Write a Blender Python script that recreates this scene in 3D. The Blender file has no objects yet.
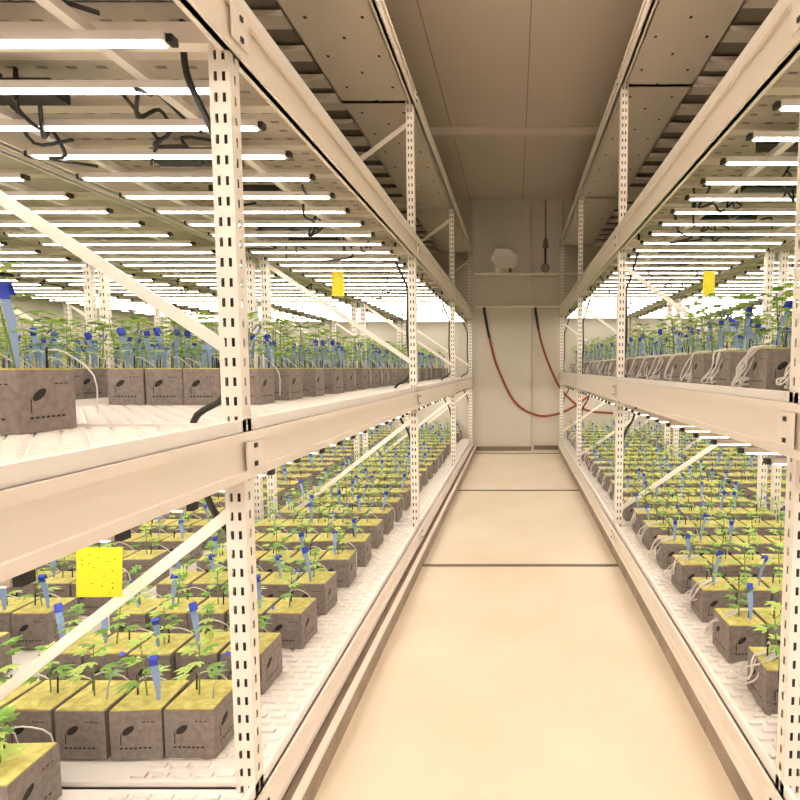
import bpy, math, random
from mathutils import Vector, Matrix
random.seed(7)
S = bpy.context.scene

# ---------------------------------------------------------------- materials
def mat(name, col, rough=0.5, metal=0.0, noise=None, emit=None, es=0.0, bump=0.0):
    m = bpy.data.materials.new(name); m.use_nodes = True
    nt = m.node_tree; b = nt.nodes["Principled BSDF"]
    b.inputs["Base Color"].default_value = (*col, 1)
    b.inputs["Roughness"].default_value = rough
    b.inputs["Metallic"].default_value = metal
    if noise or bump:
        tc = nt.nodes.new("ShaderNodeTexCoord")
        nz = nt.nodes.new("ShaderNodeTexNoise")
        sc = noise[0] if noise else 40
        nz.inputs["Scale"].default_value = sc
        nz.inputs["Detail"].default_value = 6
        nt.links.new(tc.outputs["Object"], nz.inputs["Vector"])
        if noise:
            r = nt.nodes.new("ShaderNodeValToRGB")
            r.color_ramp.elements[0].position = 0.35
            r.color_ramp.elements[1].position = 0.65
            r.color_ramp.elements[0].color = (*noise[1], 1)
            r.color_ramp.elements[1].color = (*col, 1)
            nt.links.new(nz.outputs["Fac"], r.inputs["Fac"])
            nt.links.new(r.outputs["Color"], b.inputs["Base Color"])
        if bump:
            bp = nt.nodes.new("ShaderNodeBump")
            bp.inputs["Strength"].default_value = bump
            bp.inputs["Distance"].default_value = 0.01
            nt.links.new(nz.outputs["Fac"], bp.inputs["Height"])
            nt.links.new(bp.outputs["Normal"], b.inputs["Normal"])
    if emit:
        b.inputs["Emission Color"].default_value = (*emit, 1)
        b.inputs["Emission Strength"].default_value = es
    return m

M = {}
M['steel'] = mat('painted_steel', (.89,.80,.71), .45)
M['post'] = mat('post_paint', (.91,.84,.76), .4)
M['dark'] = mat('dark_plastic', (.02,.018,.016), .5)
M['core'] = mat('slot_dark', (.06,.045,.04), .8)
M['tray'] = mat('white_tray_plastic', (.91,.86,.81), .35)
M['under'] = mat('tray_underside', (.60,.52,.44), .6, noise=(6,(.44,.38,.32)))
M['led'] = mat('led_lens', (1,1,1), .4, emit=(1.0,.91,.82), es=15)
M['house'] = mat('led_housing', (.72,.66,.60), .4)
M['wrap'] = mat('cube_wrap', (.29,.24,.21), .6, noise=(60,(.21,.17,.15)))
M['top'] = mat('cube_top', (.74,.66,.22), .9, noise=(45,(.54,.47,.13)), bump=.4)
M['mark'] = mat('print_ink', (.02,.015,.015), .7)
M['leaf'] = mat('leaf_green', (.26,.46,.06), .5, noise=(25,(.13,.30,.04)))
M['leaf2'] = mat('leaf_light', (.46,.62,.13), .5)
M['stem'] = mat('stem_green', (.20,.28,.07), .6)
M['tag'] = mat('tag_pale_blue', (.30,.43,.72), .4)
M['tagd'] = mat('tag_blue', (.03,.06,.55), .4)
M['yellow'] = mat('sticky_trap_yellow', (.80,.68,.01), .5)
M['white'] = mat('white_tube', (.78,.74,.70), .4)
M['base'] = mat('carriage_base', (.36,.285,.215), .6, noise=(8,(.26,.20,.15)))
M['floor'] = mat('epoxy_floor', (.84,.735,.585), .38, noise=(1.6,(.79,.665,.50)))
M['wall'] = mat('wall_panel', (.66,.60,.51), .5)
M['wall2'] = mat('wall_column', (.60,.55,.465), .5)
M['ceil'] = mat('ceiling_panel', (.70,.60,.50), .6)
M['seam'] = mat('seam', (.38,.31,.25), .7)
M['strip'] = mat('metal_strip', (.20,.16,.11), .4)
M['hose'] = mat('red_hose', (.30,.055,.02), .5)
M['perf'] = mat('perforated_panel', (.70,.62,.52), .55)
M['slat'] = mat('dark_deck', (.24,.20,.16), .7)  # dark brown-grey for deck sheet and slot dashes
M['fill_lamp'] = mat('added_fill_glow',(1,1,1),.4,emit=(1,.86,.71),es=37)  # glow of the added aisle fill lights
MK = list(M.keys()); MI = {k:i for i,k in enumerate(MK)}

class MB:
    def __init__(s): s.v=[]; s.f=[]; s.m=[]
    def quad(s,a,b,c,d,m):
        n=len(s.v); s.v+= [a,b,c,d]; s.f.append((n,n+1,n+2,n+3)); s.m.append(MI[m])
    def box(s,x0,x1,y0,y1,z0,z1,m):
        if x0>x1:x0,x1=x1,x0
        if y0>y1:y0,y1=y1,y0
        if z0>z1:z0,z1=z1,z0
        n=len(s.v)
        s.v+=[(x0,y0,z0),(x1,y0,z0),(x1,y1,z0),(x0,y1,z0),(x0,y0,z1),(x1,y0,z1),(x1,y1,z1),(x0,y1,z1)]
        F=[(0,3,2,1),(4,5,6,7),(0,1,5,4),(1,2,6,5),(2,3,7,6),(3,0,4,7)]
        for f in F:
            s.f.append(tuple(n+i for i in f)); s.m.append(MI[m])
    def bar(s,p,q,w,h,m):
        p=Vector(p);q=Vector(q);d=(q-p).normalized()
        up=Vector((0,1,0)) if abs(d.y)<.9 else Vector((0,0,1))
        a=d.cross(up).normalized(); b=d.cross(a).normalized()
        n=len(s.v)
        for c in (p,q):
            for (i,j) in ((-1,-1),(1,-1),(1,1),(-1,1)):
                s.v.append(tuple(c+a*(i*w/2)+b*(j*h/2)))
        for f in ((0,1,2,3),(7,6,5,4),(0,4,5,1),(1,5,6,2),(2,6,7,3),(3,7,4,0)):
            s.f.append(tuple(n+i for i in f)); s.m.append(MI[m])
    def tube(s,pts,r,m,sides=6,close=True):
        pts=[Vector(p) for p in pts]; n0=len(s.v)
        for i,p in enumerate(pts):
            d=(pts[min(i+1,len(pts)-1)]-pts[max(i-1,0)])
            if d.length<1e-7: d=Vector((0,0,1))
            d.normalize()
            up=Vector((0,0,1)) if abs(d.z)<.9 else Vector((0,1,0))
            a=d.cross(up).normalized(); b=d.cross(a)
            rr=r[i] if isinstance(r,(list,tuple)) else r
            for k in range(sides):
                t=2*math.pi*k/sides
                s.v.append(tuple(p+a*math.cos(t)*rr+b*math.sin(t)*rr))
        for i in range(len(pts)-1):
            for k in range(sides):
                k2=(k+1)%sides
                s.f.append((n0+i*sides+k,n0+i*sides+k2,n0+(i+1)*sides+k2,n0+(i+1)*sides+k)); s.m.append(MI[m])
        if close:
            s.f.append(tuple(n0+k for k in range(sides))); s.m.append(MI[m])
            e=n0+(len(pts)-1)*sides
            s.f.append(tuple(e+k for k in range(sides))[::-1]); s.m.append(MI[m])
    def add(s,o,T):
        n=len(s.v)
        s.v+=[tuple(T@Vector(v)) for v in o.v]
        s.f+=[tuple(n+i for i in f) for f in o.f]; s.m+=o.m
    def obj(s,name,parent=None,smooth=False):
        me=bpy.data.meshes.new(name); me.from_pydata(s.v,[],s.f)
        used=sorted(set(s.m)); rem={u:i for i,u in enumerate(used)}
        for u in used: me.materials.append(M[MK[u]])
        me.polygons.foreach_set('material_index',[rem[i] for i in s.m])
        if smooth: me.polygons.foreach_set('use_smooth',[True]*len(me.polygons))
        me.update()
        o=bpy.data.objects.new(name,me); S.collection.objects.link(o)
        if parent: o.parent=parent
        return o
def empty(name):
    e=bpy.data.objects.new(name,None); S.collection.objects.link(e); return e

def catmull(P,n=8):
    P=[Vector(p) for p in P]; out=[]
    Q=[P[0]*2-P[1]]+P+[P[-1]*2-P[-2]]
    for i in range(1,len(Q)-2):
        for k in range(n):
            t=k/n; a,b,c,d=Q[i-1],Q[i],Q[i+1],Q[i+2]
            out.append(.5*((2*b)+(c-a)*t+(2*a-5*b+4*c-d)*t*t+(3*b-a-3*c+d)*t**3))
    out.append(P[-1]); return out

# ---------------------------------------------------------------- dimensions
CAMZ=1.36; WY=8.62; CZ=4.06
POSTY=[-1.03,1.35,3.72,6.08,8.40]
XL=.700; XR=.724; D=1.09; PITCH=1.14
XW0=-(XL+PITCH*4+.15); XW1=XR+PITCH*3+.15; Y0=-3.2

# ---------------------------------------------------------------- room
b=MB(); b.box(XW0,XW1,Y0,WY,-.1,0,'floor')
b.obj('floor')
b=MB()
for y in (3.50,5.70,8.2):
    b.box(-.636,XR-.01,y-.014,y+.014,0.0,.008,'strip')
b.obj('trim_1')
b=MB(); b.box(XW0,XW1,Y0,WY,CZ,CZ+.1,'ceil')
b2=MB()
for x in (-4.4,-3.2,-2.0,-.72,.12,.95,2.1,3.3): b2.box(x-.005,x+.005,Y0,WY,CZ-.003,CZ,'seam')
b.obj('ceiling'); b2.obj('trim_2')
b=MB()
b.box(XW0+.01,XW1-.01,6.03,6.13,CZ-.09,CZ-.003,'ceil'); b.box(XW0+.01,XW1-.01,1.33,1.43,CZ-.09,CZ-.003,'ceil')
b.obj('ceiling_beam')
b=MB(); b.box(XW0-.1,XW1+.1,WY,WY+.1,0,CZ,'wall')
b.obj('wall_back')
b=MB()
b.box(-.70,.26,WY-.10,WY,0,CZ,'wall2')
b.obj('wall_column')
b=MB()
for x in (-4.3,-3.1,-1.9,.30,.78,1.9,3.0): b.box(x-.008,x+.008,WY-.004,WY,0,CZ,'seam')
b.box(.27,.31,WY-.03,WY,0,CZ,'wall')
b.box(XW0,XW1,WY-.006,WY,2.34,2.37,'seam')
b.obj('trim_3')
b=MB(); b.box(-.70,.26,WY-.115,WY-.10,0,.07,'strip'); b.box(.31,XW1,WY-.015,WY,0,.07,'strip'); b.box(XW0,-.7,WY-.015,WY,0,.07,'strip')
b.obj('baseboard_back')
b=MB(); b.box(XW0-.1,XW0,Y0,WY,0,CZ,'wall'); b.obj('wall_left')
b=MB(); b.box(XW1,XW1+.1,Y0,WY,0,CZ,'wall'); b.obj('wall_right')
b=MB(); b.box(XW0-.1,XW1+.1,Y0-.1,Y0,0,CZ,'wall'); b.obj('wall_front')

# ---------------------------------------------------------------- rack
PW=.052
def post(b,xa,xb,yc,z1):
    if xa>xb: xa,xb=xb,xa
    ya,yb=yc-.022,yc+.022
    w=xb-xa; pit=.05; n=int(z1/pit)
    b.box(xa+.010,xb-.010,ya+.010,yb-.010,0,z1-.01,'core')  # dark core: shade inside the hollow post put in as colour
    hw=.008; cx=[xa+w*.30,xa+w*.70]
    for yy in (ya,yb):
        for i in range(n):
            z=i*pit; za=z+.014; zb=z+.036
            b.quad((xa,yy,z),(xb,yy,z),(xb,yy,za),(xa,yy,za),'post')
            b.quad((xa,yy,zb),(xb,yy,zb),(xb,yy,z+pit),(xa,yy,z+pit),'post')
            xs=[xa,cx[0]-hw/2,cx[0]+hw/2,cx[1]-hw/2,cx[1]+hw/2,xb]
            for k in (0,2,4):
                b.quad((xs[k],yy,za),(xs[k+1],yy,za),(xs[k+1],yy,zb),(xs[k],yy,zb),'post')
    for xx in (xa,xb):
        for i in range(n):
            z=i*pit; za=z+.014; zb=z+.036
            b.quad((xx,ya,z),(xx,yb,z),(xx,yb,za),(xx,ya,za),'post')
            b.quad((xx,ya,zb),(xx,yb,zb),(xx,yb,z+pit),(xx,ya,z+pit),'post')
            ys=[ya,yc-hw/2,yc+hw/2,yb]
            for k in (0,2):
                b.quad((xx,ys[k],za),(xx,ys[k+1],za),(xx,ys[k+1],zb),(xx,ys[k],zb),'post')
    b.box(xa-.012,xb+.012,ya-.012,yb+.012,0,.012,'post')

def beam(b,xs,s,y0,y1,z0,z1):
    b.box(xs+s*.010,xs+s*.026,y0,y1,z0,z1,'steel')
    b.box(xs,xs+s*.04,y0,y1,z0,z0+.022,'steel')
    b.box(xs,xs+s*.04,y0,y1,z1-.022,z1,'steel')

def rack(s,xf,tz,detail,name):
    root=empty(name)
    X=lambda l: s*(xf+l)
    b=MB()
    for y in POSTY:
        post(b,X(0),X(PW),y,tz['top']); post(b,X(D-PW),X(D),y,tz['top'])
        yb=y+.03
        f0,f1=X(.03),X(D-.03)
        for (za,zb) in tz['brace']:
            b.bar((f0,yb,za),(f1,yb,zb),.030,.012,'post')
    YA,YB=POSTY[0]-.1,POSTY[-1]+.04
    for (zb0,zb1) in tz['beams']:
        beam(b,X(-.016),s,YA,YB,zb0,zb1)
        beam(b,X(D+.006),-s,YA,YB,zb0,zb1)
        for y in POSTY:
            b.box(X(.0),X(D),y-.018,y+.018,zb0+.02,zb0+.07,'steel')
            b.box(X(-.020),X(-.016),y-.04,y+.04,zb0+.024,zb1-.024,'post')
            for dz in (.3,.7):
                zc=zb0+(zb1-zb0)*dz
                b.box(X(-.024),X(-.020),y-.006,y+.006,zc-.006,zc+.006,'core')
    b.box(X(tz['base']),X(D-.02),YA,YB,.0,.085,'base')
    b.box(X(tz['base']-.004),X(tz['base']+.02),YA,YB,.085,.10,'steel')
    b.obj('frame',root)
    b=MB()
    for ti,zt in enumerate(tz['trays']):
        for i in range(len(POSTY)-1):
            ya,yb=POSTY[i]+.004,POSTY[i+1]-.004
            x0,x1=X(.004),X(D-.01)
            b.box(x0,x1,ya,yb,zt-.016,zt-.004,'tray')
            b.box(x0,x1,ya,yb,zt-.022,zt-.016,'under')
            b.box(X(.0),X(.014),ya,yb,zt-.02,zt+.022,'tray'); b.box(X(D-.014),X(D-.004),ya,yb,zt-.02,zt+.022,'tray')
            b.box(x0,x1,ya,ya+.01,zt-.02,zt+.01,'tray')
            if detail and ti<2:
                y=ya+.03; r=0
                while y<yb-.03:
                    l=.03+(.03 if r%2 else 0)
                    while l<(.36 if ti==0 else 1.0):
                        b.box(X(l),X(l+.042),y,y+.016,zt-.004,zt+.004,'tray'); l+=.062
                    y+=.036; r+=1
            y=ya+.15
            while y<yb-.1 and ti>0:
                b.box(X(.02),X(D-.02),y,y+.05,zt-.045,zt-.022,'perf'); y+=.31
            if detail and ti==2:
                y=ya+.06
                while y<yb-.05:
                    l=.08
                    while l<1.0:
                        b.box(X(l),X(l+.03),y,y+.012,zt-.0235,zt-.022,'slat'); l+=.09
                    y+=.07
    b.obj('trays',root)
    b=MB(); z3=tz['t3']
    b.box(X(.03),X(.50),YA,YB,z3,z3+.006,'perf')
    b.box(X(.03),X(.04),YA,YB,z3,z3+.05,'perf'); b.box(X(.49),X(.50),YA,YB,z3,z3+.05,'perf')
    b.box(X(.50),X(D-.02),YA,YB,z3+.07,z3+.08,'slat')
    b.box(X(.74),X(.79),YA,YB,z3,z3+.05,'perf')
    y=YA+.1
    while y<YB:
        b.box(X(.50),X(D-.03),y,y+.11,z3+.02,z3+.05,'perf'); y+=.3
    if detail:
        y=YA+.07;k=0
        while y<YB:
            for l in ((.10,.40) if k%2 else (.25,)):
                b.box(X(l)-.008,X(l)+.008,y-.010,y+.010,z3-.0015,z3,'core')
            y+=.17;k+=1
    b.obj('overhead_panels',root)
    b=MB()
    for zl in tz['led']:
        for l in (.27,.84):
            b.box(X(l),X(l+.03),YA,YB,zl+.022,zl+.044,'house')
        for i in range(len(POSTY)-1):
            ya=POSTY[i]
            for k in range(11):
                yy=ya+.10+k*.2176
                j=random.uniform(-.008,.008)
                b.box(X(.10+j),X(1.0+j),yy-.017,yy+.017,zl+.002,zl+.022,'house')
                b.box(X(.112+j),X(.988+j),yy-.0115,yy+.0115,zl-.001,zl+.002,'led')
                b.box(X(.085+j),X(.10+j),yy-.012,yy+.012,zl,zl+.018,'dark')
                b.box(X(1.0+j),X(1.015+j),yy-.012,yy+.012,zl,zl+.018,'dark')
    b.obj('led_light_bars',root)
    b=MB()
    zl=tz['led'][1]
    for i in range(len(POSTY)-1):
        ya,yb=POSTY[i],POSTY[i+1]
        for k in range(5 if detail else 2):
            y=ya+.25+k*.46+random.uniform(-.1,.1); l=random.uniform(.2,.65)
            b.box(X(l),X(l+.32),y,y+.07,zl+.046,zl+.09,'dark')
        for k in range(16 if detail else 4):
            y=random.uniform(ya+.05,yb-.4); l=random.uniform(.08,.85)
            P=[]
            for q in range(6):
                P.append((X(min(1.0,l+q*random.uniform(.01,.06))),y+q*.07+random.uniform(-.05,.05),zl+.045+random.uniform(-.07,.06)))
            b.tube(catmull(P,4),.006,'dark',5)
    if detail:
        for y in POSTY[1:]:
            P=[(X(.155),y+.05,tz['led'][1]+.15),(X(.15),y+.05,tz['led'][1]+.02),(X(.10),y+.05,2.0),(X(.07),y+.045,1.9),(X(.075),y+.04,1.6),(X(.06),y+.05,1.36),
               (X(.085),y+.05,1.28),(X(.17),y+.05,1.215),(X(.15),y+.05,1.06),(X(.13),y+.05,.98),(X(.075),y+.05,.88),(X(.045),y+.05,.70),(X(.02),y+.05,.5),(X(.05),y+.05,.28)]
            b.tube(catmull(P,5),.009,'dark',6)
    b.obj('cables',root)
    return root

TL=dict(top=3.28,base=-.064,beams=[(.10,.205),(1.075,1.195),(2.135,2.26),(3.17,3.27)],trays=[.215,1.205,2.285],
        led=[1.015,2.10],t3=3.19,brace=[(1.0,.20),(1.39,2.09),(3.07,2.33)])
TL2=dict(TL); TL2['base']=.02
TR=dict(top=3.38,base=-.015,beams=[(.10,.205),(1.13,1.27),(2.18,2.32),(3.28,3.38)],trays=[.215,1.275,2.345],
        led=[1.05,2.16],t3=3.30,brace=[(.32,1.03),(2.09,1.34),(2.42,3.15)])
TR2=dict(TR); TR2['base']=.02
for i in range(4): rack(-1,XL+PITCH*i,TL if i==0 else TL2,i==0,'grow_rack')
for i in range(3): rack(1,XR+PITCH*i,TR if i==0 else TR2,i==0,'grow_rack')

# ---------------------------------------------------------------- seedling cubes
def leaflet(b,o,d,n,L,W,m):
    d=d.normalized(); side=d.cross(n)
    if side.length<1e-4: side=Vector((1,0,0))
    side.normalize()
    pts=[]
    for t,w in ((0,.12),(.3,.9),(.62,.8),(1,0)):
        c=o+d*L*t-Vector((0,0,1))*(L*.28*t*t)
        pts.append((c-side*W*w/2,c-n*W*.10*w,c+side*W*w/2))
    base=len(b.v)
    for p in pts: b.v+= [tuple(q) for q in p]
    for i in range(3):
        for k in range(2):
            a=base+i*3+k
            if i<2: f=(a,a+1,a+4,a+3)
            else: f=(a,a+1,base+3*3+1)
            b.f.append(f); b.m.append(MI[m])

def plant(h,nodes,LS):
    b=MB()
    lean=Vector((random.uniform(-.15,.15),random.uniform(-.15,.15),1))
    P=[lean*(h*t) for t in (0,.5,1)]
    b.tube([tuple(p) for p in P],[.003,.0025,.0015],'stem',4)
    for k in range(nodes):
        t=.30+.70*k/(nodes-1)
        o=lean*(h*t); az=random.uniform(0,3.14)+k*1.57
        for s2 in (0,math.pi):
            a=az+s2+random.uniform(-.3,.3)
            up=.35+.8*(k/(nodes-1))
            d=Vector((math.cos(a),math.sin(a),up)).normalized()
            pl=h*random.uniform(.12,.24)*(1 if k<nodes-1 else .3)
            e=o+d*pl
            b.tube([tuple(o),tuple(e)],.0012,'stem',3,False)
            L=LS*random.uniform(.055,.080)*(1-.30*k/(nodes-1))
            hd=Vector((math.cos(a),math.sin(a),up*.45)).normalized()
            sd=Vector((-math.sin(a),math.cos(a),0))
            n=sd.cross(hd)*-1
            m='leaf' if random.random()<.42 else 'leaf2'
            for ang,sc in ((0,1),(.55,.85),(-.55,.85),(1.15,.55),(-1.15,.55)):
                leaflet(b,e,hd*math.cos(ang)+sd*math.sin(ang),n,L*sc,.019*LS,m)
    return b

def tag(b,x,y,z0,h,az,lean):
    w=.021; ca,sa=math.cos(az),math.sin(az)
    prof=[(0,0),(.004,h*.3),(.010+lean*.3,h*.62),(.018+lean*.7,h*.84),(.022+lean,h),(.010+lean,h*1.05),(-.002+lean*.8,h*.90)]
    for i in range(len(prof)-1):
        m='tagd' if i>=3 else 'tag'
        (u0,z_0),(u1,z_1)=prof[i],prof[i+1]
        w0=w*(.35+.65*min(1,i/2)); w1=w*(.35+.65*min(1,(i+1)/2))
        def pt(u,v,z): return (x+ca*u-sa*v,y+sa*u+ca*v,z0+z)
        b.quad(pt(u0,-w0/2,z_0),pt(u0,w0/2,z_0),pt(u1,w1/2,z_1),pt(u1,-w1/2,z_1),m)

def cube(ntags,hp,ht,nodes,LS):
    b=MB(); r=.0735; H=.15
    b.box(-r,r,-r,r,0,H-.004,'wrap')
    b.box(-r+.003,r-.003,-r+.003,r-.003,H-.004,H,'top')
    for k in range(4):
        T=Matrix.Rotation(k*math.pi/2,4,'Z')
        e=-r-.0008
        n0=len(b.v); N=10
        for i in range(N):
            t=2*math.pi*i/N
            u=.021*math.cos(t); v=.010*math.sin(t)
            b.v.append(tuple(T@Vector((-.022+u*.8-v*.6,e,.088+u*.6+v*.8))))
        b.f.append(tuple(range(n0,n0+N))); b.m.append(MI['mark'])
        def q(x0,x1,z0,z1,m='mark'):
            b.quad(*[tuple(T@Vector(p)) for p in ((x0,e,z0),(x1,e,z0),(x1,e,z1),(x0,e,z1))],m)
        q(-.045,-.042,.045,.078)
        for i in range(7): q(-.048+i*.0135,-.048+i*.0135+.009,.032,.037)
        for i in range(3): q(.018+i*.013,.027+i*.013,.112,.115)
    b.add(plant(hp,nodes,LS),Matrix.Translation((random.uniform(-.012,.012),random.uniform(-.012,.012),H)))
    for k in range(ntags):
        az=random.choice((1.57,-1.57,.6,2.5,-.8))+random.uniform(-.4,.4)
        tag(b,random.uniform(-.05,.05),random.uniform(-.055,.0),H-.005,ht*random.uniform(.8,1.15),az,random.uniform(0,.035))
    x,y=random.uniform(-.05,.05),random.uniform(-.05,.05)
    b.tube([(x,y,H-.01),(x+.003,y,H+.05)],.003,'dark',4)
    b.tube([tuple(v) for v in catmull([(x,y,H+.045),(x+.02,y+.03,H+.04),(x+.05,y+.08,H-.02),(x+.05,y+.085,H-.12)],3)],.0022,'white',4,False)
    return b
V1=[cube(random.choice((0,1,1,1)),random.uniform(.12,.18),.135,5,.82) for i in range(14)]
V2=[cube(random.choice((1,1,2)),random.uniform(.19,.26),.17,6,1.05) for i in range(14)]

def field(VV,s,xf,l0,zt,rows,lmax=.99):
    b=MB()
    for y in rows:
        l=l0+random.uniform(0,.02)
        while l<lmax:
            xx=s*(xf+l)
            if abs(xx)/max(y+.5,.3)<1.25:
                T=Matrix.Translation((xx,y+random.uniform(-.008,.008),zt+.0045))@Matrix.Rotation(random.uniform(-.05,.05),4,'Z')
                b.add(random.choice(VV),T)
            l+=.158
    if b.v: b.obj('seedling_cubes')
rows1=[1.525+.294*i for i in range(24)]
rowsT=[2.2+.30*i for i in range(21)]
for i in range(4):
    xf=XL+PITCH*i
    field(V1,-1,xf,.235 if i==0 else .12,.215,[y for y in rows1 if y<8.3])
    field(V1,-1,xf,.57 if i==0 else .12,.215,[1.245])
    field(V2,-1,xf,(.42 if i==0 else .12),1.205,rowsT)
    field(V2,-1,xf,(.475 if i==0 else .12),1.205,[1.25])
for i in range(3):
    xf=XR+PITCH*i
    field(V1,1,xf,.17 if i==0 else .12,.215,[1.4+.31*k for k in range(23)])
    field(V2,1,xf,.20 if i==0 else .12,1.275,[1.55+.30*k for k in range(23)])

# drip tubing on right rack
b=MB()
for (zt,l0,ys) in ((.22,.18,1.4),(1.28,.20,1.55)):
    for k in range(23):
        y=ys+.305*k
        if y>8.1: break
        for j in range(6):
            l=l0-.09+random.uniform(-.01,.05); x=XR+l
            P=[(x+.10,y+.04,zt+.16),(x+.02,y+random.uniform(-.02,.05),zt+.15),(x-.005,y+random.uniform(.0,.1),zt+.08),
               (x+random.uniform(-.02,.02),y+.12+random.uniform(-.04,.04),zt+random.uniform(.01,.03)),(x+.06,y+.2,zt+.01+random.random()*.05),(x+.16+random.uniform(0,.1),y+.19,zt+.02)]
            b.tube(catmull(P,4),.0032,'white',5)
        for j in range(3):
            x=XR+l0+.15+j*.16
            P=[(x,y+.05,zt+.15),(x+.04,y+.12,zt+.11),(x+.02+random.uniform(-.05,.05),y+.17,zt+.03),(x+.14,y+.20,zt+.02)]
            b.tube(catmull(P,3),.003,'white',4)
b.obj('drip_irrigation_tubing')

# ---------------------------------------------------------------- sticky traps
def trap(x,y,z,w,h,tilt,ztop):
    b=MB(); R=Matrix.Translation((x,y,z))@Matrix.Rotation(tilt,4,'Y')@Matrix.Rotation(.15,4,'Z')
    c=MB(); c.box(-w/2,w/2,-.001,.001,-h/2,h/2,'yellow')
    for k in range(16):
        u,v=random.uniform(-w*.4,w*.4),random.uniform(-h*.4,h*.4); r=w*.012
        c.box(u-r,u+r,-.0018,-.001,v-r,v+r,'mark')
    b.add(c,R)
    p=R@Vector((0,0,h/2))
    b.tube([tuple(p-Vector((0,0,.01))),(x,y,ztop)],.0012,'dark',4)
    b.obj('yellow_sticky_trap')
trap(-1.065,1.30,.838,.105,.13,.06,1.18)
trap(-1.345,4.0,1.995,.090,.18,.0,2.12)
trap(1.47,4.0,2.0,.095,.185,.0,2.18)

# ---------------------------------------------------------------- back wall fittings
yw=WY-.10
b=MB()
def prism(prof,ya,yb,cx,cz,m):
    n=len(b.v); k=len(prof)
    for yy in (ya,yb):
        for (u,v) in prof: b.v.append((cx+u,yy,cz+v))
    b.f.append(tuple(n+i for i in range(k))); b.m.append(MI[m])
    b.f.append(tuple(n+k+i for i in range(k))[::-1]); b.m.append(MI[m])
    for i in range(k):
        j=(i+1)%k; b.f.append((n+i,n+k+i,n+k+j,n+j)); b.m.append(MI[m])
prism([(-.14,.17),(-.21,.02),(-.14,-.10),(.16,-.10),(.20,.06),(.08,.17)],yw-.20,yw,-.17,3.06,'post')
b.box(-.33,.02,yw-.215,yw-.20,2.97,3.10,'house')
b.box(-.32,-.24,yw-.08,yw,2.87,2.96,'steel')
b.box(-.10,-.06,yw-.03,yw,2.87,2.96,'dark')
b.obj('wall_junction_box')
b=MB()
b.tube([(-.66,yw-.04,2.87),(1.0,yw-.04,2.87)],.022,'steel',8)
for x in (-.5,.1,.7): b.box(x-.02,x+.02,yw-.04,WY-.001 if x>.26 else yw,2.85,2.89,'steel')
b.tube([(-.64,yw-.02,2.35),(1.2,yw-.02,2.35)],.018,'steel',8)
b.obj('wall_conduit')
b=MB()
b.tube([(.49,WY-.05,CZ),(.49,WY-.05,3.45)],.012,'strip',6)
b.tube([(.49,WY-.05,3.45),(.49,WY-.05,3.30)],[.03,.05],'strip',10)
b.tube([(.49,WY-.05,3.30),(.49,WY-.05,2.9)],.018,'dark',6)
b.tube([(.49,WY-.08,2.98),(.49,WY-.02,2.98)],.07,'strip',12)
b.obj('hanging_valve')
def hose(P):
    b=MB(); c=catmull([(x,yw-.024,z) for x,z in P],8)
    b.tube([tuple(p) for p in c],.019,'hose',8)
    k=max(2,len(c)//6)
    b.tube([tuple(c[0]+Vector((0,0,.06)))]+[tuple(p) for p in c[:k]],.0205,'dark',8)
    b.obj('red_hose',smooth=True)
hose([(-.50,2.28),(-.42,1.85),(-.28,1.35),(.0,.80),(.35,.59),(.66,.60),(.95,.72),(1.2,.9)])
hose([(.33,2.28),(.42,1.8),(.60,1.30),(.80,.95),(1.15,.68),(1.6,.62)])

# added strip lights, out of view, to brighten aisle and ceiling
for y in (-2.2,-.4,1.0,2.4):
    b=MB()
    b.box(-.55,.60,y-.07,y+.07,CZ-.20,CZ-.17,'steel')
    for dy in (-.035,.035):
        b.tube([(-.55,y+dy,CZ-.235),(.60,y+dy,CZ-.235)],.022,'fill_lamp',8)
    for x in (-.55,.60): b.box(x-.01,x+.01,y-.07,y+.07,CZ-.27,CZ-.17,'steel')
    for x in (-.35,.40): b.tube([(x,y,CZ-.001),(x,y,CZ-.17)],.004,'strip',6)
    b.obj('added_fill_light')

# ---------------------------------------------------------------- world, camera
w=bpy.data.worlds.new('World'); S.world=w; w.use_nodes=True
w.node_tree.nodes['Background'].inputs[0].default_value=(.9,.8,.7,1); w.node_tree.nodes['Background'].inputs[1].default_value=.3
cam=bpy.data.cameras.new('camera'); co=bpy.data.objects.new('camera',cam); S.collection.objects.link(co)
th=3.9
co.location=(0,0,CAMZ); co.rotation_euler=(math.radians(90-th),0,0)
cam.sensor_width=36; cam.lens=520/800*36; cam.shift_x=-.144
cam.shift_y=(368+520*math.tan(math.radians(th))-400)/800; cam.clip_start=.02
S.camera=co
try:
    S.view_settings.view_transform='Standard'; S.view_settings.exposure=0.1
except Exception as e: print(e)
